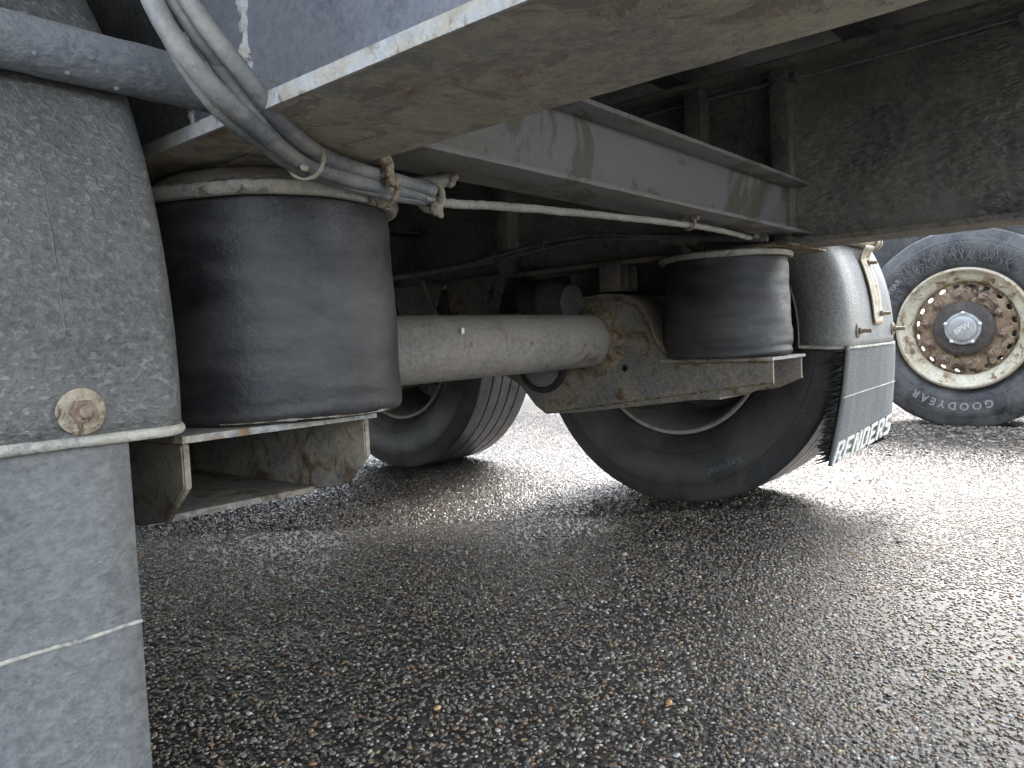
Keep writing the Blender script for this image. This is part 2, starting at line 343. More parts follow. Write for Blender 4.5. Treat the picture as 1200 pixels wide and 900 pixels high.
def ico():
    bm = bmesh.new(); bmesh.ops.create_icosphere(bm, subdivisions=1, radius=1)
    bm.verts.ensure_lookup_table()
    V = np.array([v.co[:] for v in bm.verts]); F = np.array([[v.index for v in f.verts] for f in bm.faces]); bm.free(); return V, F
ICV, ICF = ico()
OCV = np.array([(1, 0, 0), (-1, 0, 0), (0, 1, 0), (0, -1, 0), (0, 0, 1), (0, 0, -1)], float); OCF = np.array([(0, 2, 4), (2, 1, 4), (1, 3, 4), (3, 0, 4), (2, 0, 5), (1, 2, 5), (3, 1, 5), (0, 3, 5)])
def scatter(name, P, size, cols, mat, sink=0.35, flat=0.6, low=False):
    ICV, ICF = (OCV, OCF[:low]) if low else (globals()['ICV'], globals()['ICF'])
    n = len(P); th = RNG.uniform(0, 2*PI, n); sc = np.stack([size*RNG.uniform(.75, 1.35, n), size*RNG.uniform(.6, 1.0, n), size*flat*RNG.uniform(.7, 1.2, n)], 1)
    V = ICV[None]*sc[:, None, :]*RNG.uniform(.8, 1.15, (n, len(ICV), 1))
    tl = RNG.normal(0, .18, (n, 2)); V[..., 2] += V[..., 0]*tl[:, None, 0]+V[..., 1]*tl[:, None, 1]
    c, s = np.cos(th)[:, None], np.sin(th)[:, None]
    X = V[..., 0]*c-V[..., 1]*s; Y = V[..., 0]*s+V[..., 1]*c
    W = np.stack([X+P[:, 0:1], Y+P[:, 1:2], V[..., 2]+P[:, 2:3]+(size*flat*(1-2*sink))[:, None]*0.5], 2).reshape(-1, 3)
    Fc = (ICF[None]+(np.arange(n)*len(ICV))[:, None, None]).reshape(-1, 3)
    me = bpy.data.meshes.new(name); me.vertices.add(len(W)); me.vertices.foreach_set('co', W.ravel())
    me.loops.add(len(Fc)*3); me.loops.foreach_set('vertex_index', Fc.ravel().astype(np.int32))
    me.polygons.add(len(Fc)); me.polygons.foreach_set('loop_start', (np.arange(len(Fc))*3).astype(np.int32))
    me.update(calc_edges=True)
    at = me.color_attributes.new('tint', 'FLOAT_COLOR', 'POINT')
    cc = np.repeat(np.concatenate([cols, np.ones((n, 1))], 1), len(ICV), 0).astype(np.float32); at.data.foreach_set('color', cc.ravel())
    return link(name, me, mat, None, at=(0, 0, 0))
PAL = np.array([(0.032, 0.029, 0.027), (0.06, 0.053, 0.046), (0.095, 0.083, 0.069), (0.14, 0.122, 0.098), (0.20, 0.175, 0.138), (0.20, 0.11, 0.055), (0.30, 0.27, 0.21), (0.45, 0.44, 0.40), (0.28, 0.19, 0.09), (0.13, 0.07, 0.05)])
def chip_cols(n, p):
    c = PAL[RNG.choice(len(PAL), n, p=p)]; return c*RNG.uniform(.75, 1.25, (n, 1))
def visible_points(n, depth0, depth1, left=-0.9, right=1.15):
    """random points on the ground in front of the photographed spot"""
    out = []
    f = np.array([_f.x, _f.y]); f /= np.linalg.norm(f); r = np.array([f[1], -f[0]])
    d = np.sqrt(RNG.uniform(depth0**2, depth1**2, n)); s = RNG.uniform(left, right, n)
    return d[:, None]*f+(d*s)[:, None]*r
def stones(name, n, d0, d1, smin, smax, prob, label, z=0.0, sink=.5, low=0, dim=1.0):
    q = visible_points(n, d0, d1)
    if low != 4:                                       # ragged far border
        q = q[(q[:, 0]*_f.x+q[:, 1]*_f.y)/math.hypot(_f.x, _f.y) < d1-.9*RNG.uniform(0, 1, len(q))**2]; n = len(q)
    P = np.concatenate([q, np.full((n, 1), z)], 1)
    sz = smin*(smax/smin)**(RNG.beta(1.3, 2.6, n))
    o = scatter(name, P, sz, chip_cols(n, prob)*dim, M['chips'], sink, low=low); o['kind'] = 'stuff'; o['label'] = label; o['category'] = 'stone chips'; return o
PB = [.05, .10, .17, .21, .19, .07, .085, .045, .055, .025]
stones('asphalt_stone_chips', 66000, 0.45, 2.0, 0.0024, 0.0056, PB, 'wet multicoloured stone chips set in the dark asphalt nearest the camera', sink=.42)
stones('asphalt_stone_chips', 100000, 1.45, 3.2, 0.0028, 0.0060, PB, 'wet stone chips in the asphalt around the wheel under the trailer', sink=.38, low=8)
stones('asphalt_stone_chips', 180000, 2.2, 5.6, 0.0042, 0.0085, [.12, .18, .22, .18, .14, .03, .06, .02, .04, .01], 'paler wet stone chips in the bright asphalt beyond the wheels', low=4, dim=.3, sink=.3)

# ------------------------------------------------------------------ the semi trailer
TR = empty('semi_trailer', (1.14, 1.14, 0))
tag(TR, 'semi trailer seen from underneath, with dirty chassis beams, axle, air springs and grey mudguards', 'trailer')
# near chassis beam
NB = box('chassis_beam', (0.431, -0.9, 0.7235), (0.439, 0.795, 1.12), M['blue_web'], TR, 0.001)
box('bottom_flange', (0.352, -0.9, 0.7105), (0.523, 1.35, 0.7225), M['flange'], NB, 0.0015, jitter=0.0012)
box('flange_edge', (0.3478, -0.9, 0.7100), (0.3517, 1.35, 0.7232), M['edge'], NB, 0.0012, jitter=0.0007)
box('doubler_plate', (0.4235, -0.9, 0.735), (0.4305, 0.668, 1.10), M['blue_web'], NB, 0.001)
tube('weld_bead', [(0.428, 0.672+.0012*math.sin(i*.23), 0.725+i*0.003) for i in range(126)], [0.0082+0.0007*math.sin(i*.9)+0.0010*math.sin(i*.31) for i in range(126)], M['weld'], NB, 14, 0.0035, lf=170)
tube('weld_bead', [(0.432, 0.795, 0.725+i*0.003) for i in range(126)], [0.004+0.0006*math.sin(i*.7) for i in range(126)], M['weld'], NB, 8, 0.003, lf=150)
box('top_flange', (0.352, -0.9, 1.1205), (0.523, 5.5, 1.133), M['black_paint_shade'], NB)
box('front_web', (0.4315, 0.797, 0.7235), (0.4385, 5.5, 1.12), M['black_paint_shade'], NB, 0.001)  # same near web turned black from here forward, painting in the shade
box('front_bottom_flange', (0.36, 1.3505, 0.7105), (0.515, 5.5, 0.7225), M['black_paint_shade'], NB)
# far chassis beam
FB = box('chassis_beam', (1.826, -0.9, 0.7235), (1.834, 5.5, 1.12), M['dark_web'], TR, 0.001)
box('bottom_flange', (1.765, -0.9, 0.7105), (1.905, 5.5, 0.7225), M['arm'], FB, 0.0015, jitter=0.0008)
box('top_flange', (1.765, -0.9, 1.1205), (1.905, 5.5, 1.133), M['dark_web'], FB)
for y in (0.66, 0.87, 1.5, 2.1): box('stiffener', (1.773 if y > .7 else 1.79, y-0.022, 0.7245), (1.825, y+0.022, 1.1195), M['dark_web'] , FB, 0.003)
tube('weld_bead', catmull([(1.823-0.002*math.sin(i), -0.9+i*0.14, 0.725) for i in range(46)], 3), 0.004, M['dark_web'], FB, 6, 0.002)
tube('brake_line', catmull([(1.80, -0.9, 1.098), (1.80, -0.2, 1.092), (1.802, 0.15, 1.097), (1.80, 0.5, 1.09), (1.80, 0.9, 1.093), (1.802, 1.3, 1.085), (1.80, 2.2, 1.09)], 8), 0.0035, M['cable_dark'], FB, 8, 0.001)
for y in (0.19, 0.62, 1.05):
    box('pipe_clip', (1.793, y-0.006, 1.086), (1.826, y+0.006, 1.104), M['cable_dark'], FB, 0.001)
# cross members under the deck and the deck itself
for i in range(15):
    y = -0.81 + i*0.43
    if abs(y-0.65) < 0.02: continue
    bm = bmesh.new()
    box_bm(bm, (-0.12, y-0.004, 1.1415), (2.42, y+0.004, 1.205), 0)
    box_bm(bm, (-0.12, y-0.032, 1.134), (2.42, y+0.032, 1.141), 0.001)
    link('cross_member', mesh_of(bm), M['black_paint_shade'], TR)
box('deck_floor', (-0.14, -0.95, 1.206), (2.44, 5.6, 1.25), M['black_paint_shade'], TR)
box('side_rail', (-0.17, -0.95, 1.13), (-0.141, 5.6, 1.28), M['grey_beam'], TR)
box('side_rail', (2.441, -0.95, 1.13), (2.47, 5.6, 1.28), M['grey_beam'], TR)
# I section cross beam between the chassis beams
def ibeam(name, x0, x1, yc, wy, z0, z1, mat, parent, tf=0.008):
    o = box(name, (x0, yc-0.004, z0+tf), (x1, yc+0.004, z1-tf), mat, parent, 0.0008)
    box('bottom_flange', (x0, yc-wy/2, z0), (x1, yc+wy/2, z0+tf-0.0005), mat, o, 0.0015, jitter=0.0006)
    box('top_flange', (x0, yc-wy/2, z1-tf+0.0005), (x1, yc+wy/2, z1), mat, o, 0.0015, jitter=0.0006)
    return o
cb = ibeam('cross_beam', 0.4395, 1.8255, 0.655, 0.10, 0.735, 0.855, M['grey_beam'], TR)
tube('weld_bead', [(1.823, 0.648, 0.745+i*0.008) for i in range(13)], [0.003+0.001*math.sin(i*2) for i in range(13)], M['edge'], cb, 8, 0.002, lf=150)
ibeam('cross_beam', 0.4395, 1.8255, 1.95, 0.12, 0.76, 0.90, M['black_paint_shade'], TR)
box('cross_beam', (0.4395, 3.4, 0.6), (1.8255, 3.48, 1.12), M['black_paint_shade'], TR)

# bellows
def bellow(c, r, z0, z1, wob, ang0=0):
    root = empty('air_spring', (c[0], c[1], z1), TR); h = z1-z0; seg = 72
    prof = [(0.0, .70), (0.0, .93), (.012, .975), (.03, .997), (.05, 1.006), (.09, 1.005), (.2, .998), (.35, .99), (.5, .985), (.65, .98), (.8, .972), (.9, .965), (.95, .955), (.985, .95), (1.0, .93)]
    bm = bmesh.new(); rings = []
    fin = []
    for i in range(len(prof)-1):
        k = 5 if prof[i+1][0]-prof[i][0] > .08 else 2
        for j in range(k):
            t = j/k; fin.append((prof[i][0]*(1-t)+prof[i+1][0]*t, prof[i][1]*(1-t)+prof[i+1][1]*t))
    fin.append(prof[-1])
    for (t, q) in fin:
        ring = []
        for k in range(seg):
            a = 2*PI*k/seg; rr = r*q
            d = Vector((math.cos(a), math.sin(a), 0))
            n1 = mnoise.noise(Vector((d.x*1.3+c[0]*9, d.y*1.3, t*5)))*wob*(1 - t*.6) + mnoise.noise(Vector((d.x*.8, d.y*.8+4, t*13+c[0])))*wob*.55*(1-t*.5)
            crease = -wob*0.5*math.exp(-((t-.075-.02*math.sin(a*3))/.02)**2)
            rr += n1+crease
            ring.append(bm.verts.new((c[0]+d.x*rr, c[1]+d.y*rr, z0+t*h)))
        rings.append(ring)
    for A, B in zip(rings, rings[1:]):
        for k in range(seg): bm.faces.new((A[k], A[(k+1) % seg], B[(k+1) % seg], B[k]))
    bm.faces.new(rings[0]); bm.faces.new(rings[-1])
    o = link('bellows', mesh_of(bm), M['bellow'], root, smooth=60)
    rp = [(z1-.008, r*.93), (z1-.0105, r*1.0), (z1-.009, r*1.035), (z1-.004, r*1.05), (z1+.002, r*1.05), (z1+.0055, r*1.01), (z1+.006, r*.5)]
    me = lathe_me(rp, 72, 2)
    for v in me.vertices:
        n_ = mnoise.noise(v.co*14)*0.0015
        v.co = Vector((v.co.x*(1+n_*6), v.co.y*(1+n_*6), v.co.z+n_))
        v.co += Vector((c[0], c[1], 0))
    link('top_ring', me, M['ring'], root, smooth=50)
    me = lathe_me([(z0-.0005, r*.2), (z0-.0005, r*.84), (z0+.012, r*.86)], 48, 2)
    me.transform(Matrix.Translation((c[0], c[1], 0))); link('piston_foot', me, M['black_paint_shade'], root, smooth=40)
    return root
bellow((0.505, 0.775), 0.139, 0.4485, 0.684, 0.002)
me = lathe_me([(.6905, .05), (.6905, .128), (.694, .130), (.7048, .118), (.7048, .05)], 60, 2); me.transform(Matrix.Translation((.505, .775, 0))); link('spring_dome', me, M['arm'], TR, smooth=40)
bellow((1.782, 0.80), 0.151, 0.458, 0.699, 0.0048)
box('spring_mount', (1.70, 0.615, 0.7055), (1.965, 0.96, 0.7103), M['weld_rough'], TR, 0.001, jitter=0.002)
box('spring_mount', (0.41, 0.66, 0.7055), (0.60, 0.90, 0.7103), M['arm'], TR, 0.001)
for (cx) in (0.505, 1.782): bellow((cx, 2.13), 0.145, 0.458, 0.699, 0.004)

bm = bmesh.new()
pts = [Vector((.505+.1388*math.cos(R_(a)), +.775+.1388*math.sin(R_(a)), .4520+.0006*math.sin(a*.11))) for a in np.arange(212, 292, .6)]
tube_bm(bm, pts, [.0006+.0018*max(0, mnoise.noise(Vector((i*.07, 0, 2)))) for i in range(len(pts))], 8, .0008, True, 120)
link('dirt_line', mesh_of(bm), M['channel'], TR, smooth=60)
# trailing arms
CHEEK = [(.657, .398), (.657, .449), (.83, .449), (.885, .455), (.925, .478), (.95, .512), (.968, .556), (.99, .592), (1.03, .614), (1.09, .622), (1.175, .617), (1.45, .585), (1.66, .565), (1.71, .545), (1.72, .50), (1.69, .462), (1.60, .445), (1.46, .425), (1.40, .395), (1.345, .335), (1.31, .312), (1.20, .318), (.88, .354), (.72, .372)]
TOPL = [(.83, .4505), (.885, .4565), (.925, .4795), (.95, .5135), (.968, .5575), (.99, .5935), (1.03, .6155), (1.09, .6235), (1.175, .6185), (1.45, .5865), (1.66, .5665)]
def arm(x0, x1, dy=0.0, full=True, dz=0):
    r = empty('trailing_arm', ((x0+x1)/2, 1.14+dy, .5), TR)
    ch = [(y+dy, z) for y, z in CHEEK]
    for a in (x0, x1-.010): prism('cheek_plate', ch, 0, a, a+.010, M['arm'], r, 0.0016)
    # curved top strip
    tp = [(y+dy, z) for y, z in TOPL]; out = tp + [(y, z+.009) for y, z in tp[::-1]]
    prism('top_plate', out, 0, x0-.008, x1+.008, M['arm'], r, 0.001)
    box('floor_plate', (x0+.0105, .79+dy, .358), (x1-.0105, 1.30+dy, .366), M['channel'], r, .001)
    return r
a_far = arm(1.70, 1.892)
box('seat_plate', (1.688, .652, .4496), (1.902, .935, .4570), M['seat'], a_far, .0012, jitter=0.0008)
tube('weld_seam', catmull([(1.7+i*.0, .665+i*.02, .4478) for i in range(12)], 2), .0035, M['weld_rough'], a_far, 8, .003, lf=150)
# weld collar round the axle tube and along the arm's curve
AX = (1.137, .512)
def ring_pts(x, y, z, r, n=40): return [Vector((x, y+r*math.sin(2*PI*k/n), z+r*math.cos(2*PI*k/n))) for k in range(n+1)]
me = lathe_me([(-.034, .0700), (-.030, .0712), (-.022, .0725), (-.014, .0755), (-.007, .081), (-.002, .089), (.0005, .097)], 150, 0)
bm = bmesh.new(); bm.from_mesh(me); bmesh.ops.delete(bm, geom=[f for f in bm.faces if len(f.verts) > 4], context='FACES'); bmesh.ops.subdivide_edges(bm, edges=bm.edges, cuts=1, use_grid_fill=True)
for v in bm.verts:
    q = Vector((0, v.co.y, v.co.z)); q.normalize(); n_ = mnoise.noise(v.co*85)*.0022+mnoise.noise(v.co*190)*.0012
    if v.co.x < -.0005: v.co += q*n_+Vector((n_*.6, 0, 0))
bm.to_mesh(me); bm.free(); me.transform(Matrix.Translation((1.6995, AX[0], AX[1]))); link('weld_collar', me, M['weld_rough'], a_far, smooth=60)
tube('weld_seam', catmull([(1.694, y, z) for y, z in [(p[0]+.006*0, p[1]-.002) for p in TOPL]], 4), .006, M['weld_rough'], a_far, 8, .006, lf=100)
bm = bmesh.new()
for xx in (1.7005, 1.8915): tube_bm(bm, [Vector((xx, y, z+.0015)) for y, z in [(.657+i*.00655, .398-i*.000862) for i in range(100)]], .0026, 6, .0045, True, 160)
link('rust_crust', mesh_of(bm), M['weld_rough'], a_far, smooth=60)
# hole in the cheek with a dark rim
me = lathe_me([(0, .0045), (-.0012, .0068), (-.0014, .0085), (0, .0095)], 20, 0); me.transform(Matrix.Translation((1.6995, 1.045, .437))); link('drain_hole', me, M['brush'], a_far, smooth=50)
# rubber bush and blue-grey shock eye
me = lathe_me([(-.006, .066), (-.014, .070), (-.014, .080), (-.004, .084), (.004, .084)], 40, 0); me.transform(Matrix.Translation((1.699, 1.31, .455))); link('rubber_bush', me, M['brush'], a_far, smooth=40)
me = lathe_me([(0, .069), (-.010, .066), (-.014, .055), (-.018, .03), (-.018, .004)], 40, 0); me.transform(Matrix.Translation((1.698, 1.31, .455))); link('bush_cap', me, M['pipe'], a_far, smooth=40)
# near arm: open channel end
a_near = empty('trailing_arm', (0.45, 1.14, .5), TR)
NCH = [(.682, .398), (.682, .440), (.83, .440)] + [(y, z) for y, z in CHEEK[3:-2]] + [(.88, .350), (.78, .352), (.725, .362)]
for a in (.337, .549): prism('cheek_plate', NCH, 0, a, a+.008, M['channel'], a_near, 0.0016)
box('floor_plate', (.3455, .782, .349), (.5485, 1.30, .356), M['channel'], a_near, .001, jitter=.001)
box('seat_plate', (.333, .672, .4405), (.561, .935, .4475), M['seat'], a_near, .0012, jitter=.0012)
box('inner_web', (.3455, 1.18, .3565), (.5485, 1.188, .440), M['black_paint_shade'], a_near, .001)
tp = TOPL; prism('top_plate', tp+[(y, z+.009) for y, z in tp[::-1]], 0, .333, .561, M['arm'], a_near, .001)
# next axle's arms (plain copies of the far one)
for xs in (-1.25, 0.0):
    c = dup(a_far, TR); c.location = a_far.location + Vector((xs, 1.33, 0))

# axles
def axle(y):
    bm = bmesh.new(); n = 60; pts = [Vector((.12+i*(2.06)/n, y, AX[1])) for i in range(n+1)]
    tube_bm(bm, pts, .0695, 48, .0009, True, 30)
    o = link('axle_tube', mesh_of(bm), M['tube'], TR, smooth=50)
    for s, x in ((1, 1.93), (-1, .35-.0)):
        pr = [(0, .09), (0, .2), (s*.02, .207), (s*.16, .207), (s*.19, .18), (s*.20, .08)]
        me = lathe_me(pr, 48, 0); me.transform(Matrix.Translation((x if s > 0 else .33, y, AX[1]))); link('brake_drum', me, M['black_paint_shade'], o, smooth=40)
    return o
ax1 = axle(AX[0]); box('gap_blocker', (2.0, 1.42, .60), (2.006, 2.35, 1.12), M['black_paint_shade'], TR, .001)  # plate is an added blocker, darkens the bright gap between the far wheels
box('label_chip', (1.12, AX[0]-.071, .540), (1.128, AX[0]-.066, .552), M['bolt_bright'], ax1, .001)
axle(AX[0]+1.33)
# brake chambers, shock absorbers, bump stops, hangers
def cyl(name, p0, p1, prof, mat, parent, seg=32):
    p0, p1 = Vector(p0), Vector(p1); L = (p1-p0).length
    me = lathe_me([(a*L, r) for a, r in prof], seg, 2)
    me.transform(Matrix.Translation(p0) @ (p1-p0).to_track_quat('Z', 'Y').to_matrix().to_4x4())
    return link(name, me, mat, parent, smooth=40)
for dy in (0, 1.33):
    for x in (1.60,):
        ch = cyl('brake_chamber', (1.645, 1.16+dy, .615), (1.66, 1.34+dy, .635), [(0, .02), (.03, .045), (.35, .052), (.42, .06), (.5, .06), (.56, .052), (.92, .045), (1, .02)], M['black_paint_shade'], TR)
    cyl('shock_absorber', (1.80, 1.30+dy, .46), (1.80, 1.50+dy, .70), [(0, .03), (.02, .033), (.5, .033), (.52, .042), (.98, .042), (1, .03)], M['black_paint_shade'], TR, 24)
def hanger(x0, x1, y):
    h = empty('hanger_bracket', ((x0+x1)/2, y, .7), TR)
    pl = [(y-.09, .7095), (y+.16, .7095), (y+.13, .5), (y+.06, .44), (y-.02, .44), (y-.07, .52), (y-.055, .60)]
    for a in (x0, x1-.01): prism('side_plate', pl, 0, a, a+.01, M['arm'], h)
    me = lathe_me([(0, .012), (-.012, .024), (-.02, .024), (-.024, .018)], 6, 0); me.transform(Matrix.Translation((x0, y+.045, .505))); link('pivot_bolt', me, M['arm'], h)
    me = lathe_me([(0, .008), (-.008, .016), (-.014, .016), (-.016, .01)], 6, 0); me.transform(Matrix.Translation((x0, y-.02, .66))); link('clamp_bolt', me, M['arm'], h)
    return h
hanger(1.755, 1.91, 1.57); hanger(.34, .50, 1.62); hanger(1.755, 1.91, 2.95); hanger(.34, .50, 2.95)
prism('gusset_plate', [(1.69, .7095), (1.93, .7095), (1.85, .50), (1.80, .50)], 0, 1.70, 1.708, M['dark_web'], TR)
tube('diagonal_rod', [(1.66, 1.74, .72), (1.66, 1.68, .60), (1.66, 1.655, .52)], .008, M['arm'], TR, 10)
def bump_stop(y, x=1.79):
    b = box('bump_stop', (x-.055, y-.004, .64), (x+.035, y+.06, .648), M['arm'], TR, .001)
    box('stop_side', (x-.055, y-.004, .6485), (x-.047, y+.06, .7095), M['arm'], b, .001); box('stop_side', (x+.027, y-.004, .6485), (x+.035, y+.06, .7095), M['arm'], b, .001)
    box('stop_back', (x-.0465, y+.05, .6485), (x+.0265, y+.059, .7095), M['arm'], b, .001); box('stop_rib', (x-.014, y-.004, .6485), (x-.006, y+.0495, .7095), M['arm'], b, .001)
bump_stop(1.075); bump_stop(2.40)

# ------------------------------------------------------------------ wheels
def tyre_prof(R, W, rr, grooves=4, gd=.012):
    """closed outline (axial, radial, material) from the -X bead over the tread to the +X bead"""
    h = W/2; p = []
    side = [(-.36, rr), (-.40, rr+.012), (-.425, rr+.022), (-.455, rr+.04), (-.485, rr+.075), (-.5, rr+.115), (-.496, R-.072), (-.486, R-.055), (-.482, R-.053), (-.478, R-.045), (-.462, R-.026), (-.452, R-.014), (-.44, R-.006)]
    for a, r in side: p.append((a*W, r, 0))
    tw = .40*W
    n = grooves; step = 2*tw/(n+1)
    p.append((-.425*W, R-.002, 1))
    for i in range(n):
        a = -tw+step*(i+1); g = .0042
        p += [(a-g, R, 1), (a-g*.55, R-gd, 2), (a+g*.55, R-gd, 1), (a+g, R, 1)]
    p.append((.425*W, R-.002, 0))
    for a, r in side[::-1]: p.append((-a*W, r, 0))
    return p
def side_x(R, W, rr):
    pts = [(r, a) for a, r, _ in tyre_prof(R, W, rr)[:13]]
    def f(r):
        for (r0, a0), (r1, a1) in zip(pts, pts[1:]):
            if r0 <= r <= r1: return a0+(a1-a0)*(r-r0)/(r1-r0)
        return pts[-1][1]
    return f
def loaded(me, R, rr):
    for v in me.vertices:                             # a loaded tyre: flat at the road, bulging just above it
        rad = math.hypot(v.co.y, v.co.z); z = v.co.z
        if z < -R+.006: v.co.z = -R+.006
        if z < -.6*R: v.co.x *= 1+.10*max(0, (-z/R-.6)/.4)*max(0, 1-abs(rad-(R+rr)/2)/(R-rr)*1.4)
def make_tyre(parent, R, W, rr, mat):
    pr = tyre_prof(R, W, rr); seg = 120
    me = lathe_me(pr, seg, 0, closed=True)
    loaded(me, R, rr)
    o = link('tyre', me, mat, parent, at=(0, 0, 0), smooth=28, mats=[M['tread'] if mat is M['tyre'] else mat, M['brush']])
    bm = bmesh.new()
    for r in (rr+.03, rr+.062, R-.062): tube_bm(bm, [Vector((side_x(R, W, rr)(r)-.0002, r*math.sin(2*PI*k/90), r*math.cos(2*PI*k/90))) for k in range(91)], .0013, 6, 0, False)
    me = mesh_of(bm); loaded(me, R, rr); link('sidewall_ridge', me, mat, parent, at=(0, 0, 0), smooth=60)
    return o
def inner_wheel(loc, text=True):
    r = empty('wheel', loc, TR); R, W, rr = .506, .36, .288
    make_tyre(r, R, W, rr, M['tyre'])
    # the hollow back of the rim, open to the inside
    pr = [(-.135, rr-.004), (-.142, rr+.004), (-.150, rr+.002), (-.148, rr-.008), (-.132, rr-.016), (-.10, rr-.024), (-.04, rr-.045), (.06, rr-.05), (.10, rr-.06), (.12, .20), (.10, .12), (.13, .12), (.14, .2), (.14, rr-.03), (.06, rr-.03), (-.04, rr-.03), (-.11, rr-.008)]
    me = lathe_me(pr, 72, 0, closed=True); link('rim', me, M['rim_grey'], r, at=(0, 0, 0), smooth=40)
    me = lathe_me([(-.146, rr-.006), (-.1525, rr-.003), (-.1535, rr+.003), (-.148, rr+.0055)], 72, 0, closed=True); link('rim_edge', me, M['rim_edge'], r, at=(0, 0, 0), smooth=60)
    me = lathe_me([(-.10, .02), (-.10, .115), (.02, .125), (.09, .165), (.098, .165), (.098, .13), (.16, .10), (.165, .02)], 40, 0); link('hub', me, M['black_paint_shade'], r, at=(0, 0, 0), smooth=40)
    bm = bmesh.new(); f_ = side_x(R, W, rr)
    for k in range(220):                                # fine moulded ribs round the shoulder
        t = 2*PI*k/220; tube_bm(bm, [Vector((f_(q)-.0003, -q*math.sin(t), q*math.cos(t))) for q in (R-.048, R-.040, R-.031)], .0011, 5)
    me = mesh_of(bm); loaded(me, R, rr); o = link('shoulder_ribs', me, M['tyre'], r, at=(0, 0, 0)); o['kind'] = 'stuff'
    if text: text_on_ring('lettering', 'Regional', .03, .415, R_(155), side_x(R, W, rr), M['letters_f'], r, (R, rr), bold=.0004, spacing=1.15)
    return r
wf = inner_wheel((2.285, 1.137, .50))
nl = dup(wf, TR); nl.location = Vector((.03, 1.137, .50)) - wpos(TR); nl.rotation_euler = (0, 0, PI)
wm = inner_wheel((2.365, 2.50, .50), False)
nl = dup(wm, TR); nl.location = Vector((.03, 2.47, .50)) - wpos(TR); nl.rotation_euler = (0, 0, PI)

# ------------------------------------------------------------------ mudguards
def mudguard(x0, x1, yc, zc, R, zbot, mat, inner, cheek=.05, cr=.03, a_end=125):
    """curved guard behind and over a wheel; inner = side whose rolled cheek faces the camera's side."""
    sec = []                                           # (x, radius offset)
    nn = 8
    sgn = 1
    left = [(x0, -cheek)] + [(x0+cr*(1-math.cos(t))-0*cr, -cr+cr*math.sin(t)) for t in np.linspace(0, PI/2, nn)]
    right = [(x1-(x-x0), r) for x, r in left][::-1]
    mid = [(x0+cr+(x1-x0-2*cr)*t, 0.0) for t in np.linspace(.08, .92, 12)]
    sec = left+mid+right
    # a shallow raised rib near each side
    sec = [(x, r + .0035*math.exp(-((x-(x0+cr+.05))/.006)**2)*0 ) for x, r in sec]
    a0 = math.asin((zbot-zc)/R); a1 = R_(a_end); na = 60
    bm = bmesh.new(); rings = []
    for i in range(na+1):
        a = a0+(a1-a0)*i/na; ring = []
        for x, dr in sec:
            ex = 1.0
            r = R+dr + mnoise.noise(Vector((x*5, a*3, 1)))*.002
            ring.append(bm.verts.new((x, yc-r*math.cos(a), zc+r*math.sin(a))))
        rings.append(ring)
    for A, B in zip(rings, rings[1:]):
        for k in range(len(A)-1): bm.faces.new((A[k], A[k+1], B[k+1], B[k]))
    bmesh.ops.recalc_face_normals(bm, faces=bm.faces)
    me = mesh_of(bm)
    o = link('mudguard', me, mat, TR, smooth=45)
    so_ = o.modifiers.new('thickness', 'SOLIDIFY'); so_.thickness = .004; so_.offset = 0
    # rolled lip along bottom and along both side edges
    a = a0
    pts = [Vector((x, yc-(R+dr)*math.cos(a)-.001, zc+(R+dr)*math.sin(a))) for x, dr in sec]
    tube('rolled_lip', pts, .0045, M['lip'], o, 10, .001)
    for side in (0, -1):
        pts = []
        for i in range(0, na+1, 2):
            a = a0+(a1-a0)*i/na; x, dr = sec[side]
            pts.append(Vector((x, yc-(R+dr)*math.cos(a), zc+(R+dr)*math.sin(a))))
        tube('side_bead', pts, .0032, mat, o, 8)
    return o
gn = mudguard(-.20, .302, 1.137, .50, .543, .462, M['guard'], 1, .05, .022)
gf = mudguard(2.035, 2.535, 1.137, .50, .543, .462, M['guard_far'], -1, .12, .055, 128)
mudguard(2.055, 2.555, 2.50, .50, .543, .56, M['black_paint_shade'], -1, .06, .04, 168)  # guard added to cover the bright gap, black in place of shade
mudguard(-.22, .25, 2.47, .50, .543, .56, M['guard'], 1, .05, .03, 168)
def flap(parent, x0, x1, y0, z0, z1, mat, bend, zseam, skew=0.0, bot_skew=0.0):
    bm = bmesh.new(); nx, nz = 16, 24; G = []
    for j in range(nz+1):
        t = j/nz; row = []
        for i in range(nx+1):
            s = i/nx; x = x0+(x1-x0)*s; z = z1+(z0+bot_skew*s-z1)*t
            y = y0+bend*t*t+skew*(1-s)*t + mnoise.noise(Vector((x*4, z*4, 3)))*.004
            if x0 < 1: x -= .0
            row.append(bm.verts.new((x, y, z)))
        G.append(row)
    for A, B in zip(G, G[1:]):
        for k in range(nx): bm.faces.new((A[k], A[k+1], B[k+1], B[k]))
    o = link('mudflap', mesh_of(bm), mat, parent, smooth=60)
    m = o.modifiers.new('thickness', 'SOLIDIFY'); m.thickness = .006; m.offset = 0
    return o
R1 = .5440
tube('moulding_line', [Vector((.215-.0*i, 1.137-R1*math.cos(a), .5+R1*math.sin(a))) for i, a in enumerate(np.linspace(R_(4), R_(60), 50))], .0010, M['guard'], gn, 8, .0004)
fn_ = flap(gn, -.19, .256, .605, .02, .468, M['flap'], .0, .3)
for i, z in enumerate((.317,)):
    pts = [Vector((-.19+.446*s, .6005, z+.0006*math.sin(s*40))) for s in np.linspace(0, 1, 30)]
    tube('crease', pts, .0017, M['lip'], gn, 8, .0008)
ff = flap(gf, 2.045, 2.52, .598, .155, .468, M['flap_far'], .02, .3, .03, .04)
pts = [Vector((2.05+.465*s, .598+.02*.2+.03*(1-s)*.42-.0035, .335+.01*s)) for s in np.linspace(0, 1, 20)]
tube('crease', pts, .002, M['lip'], gf, 8, .0008)
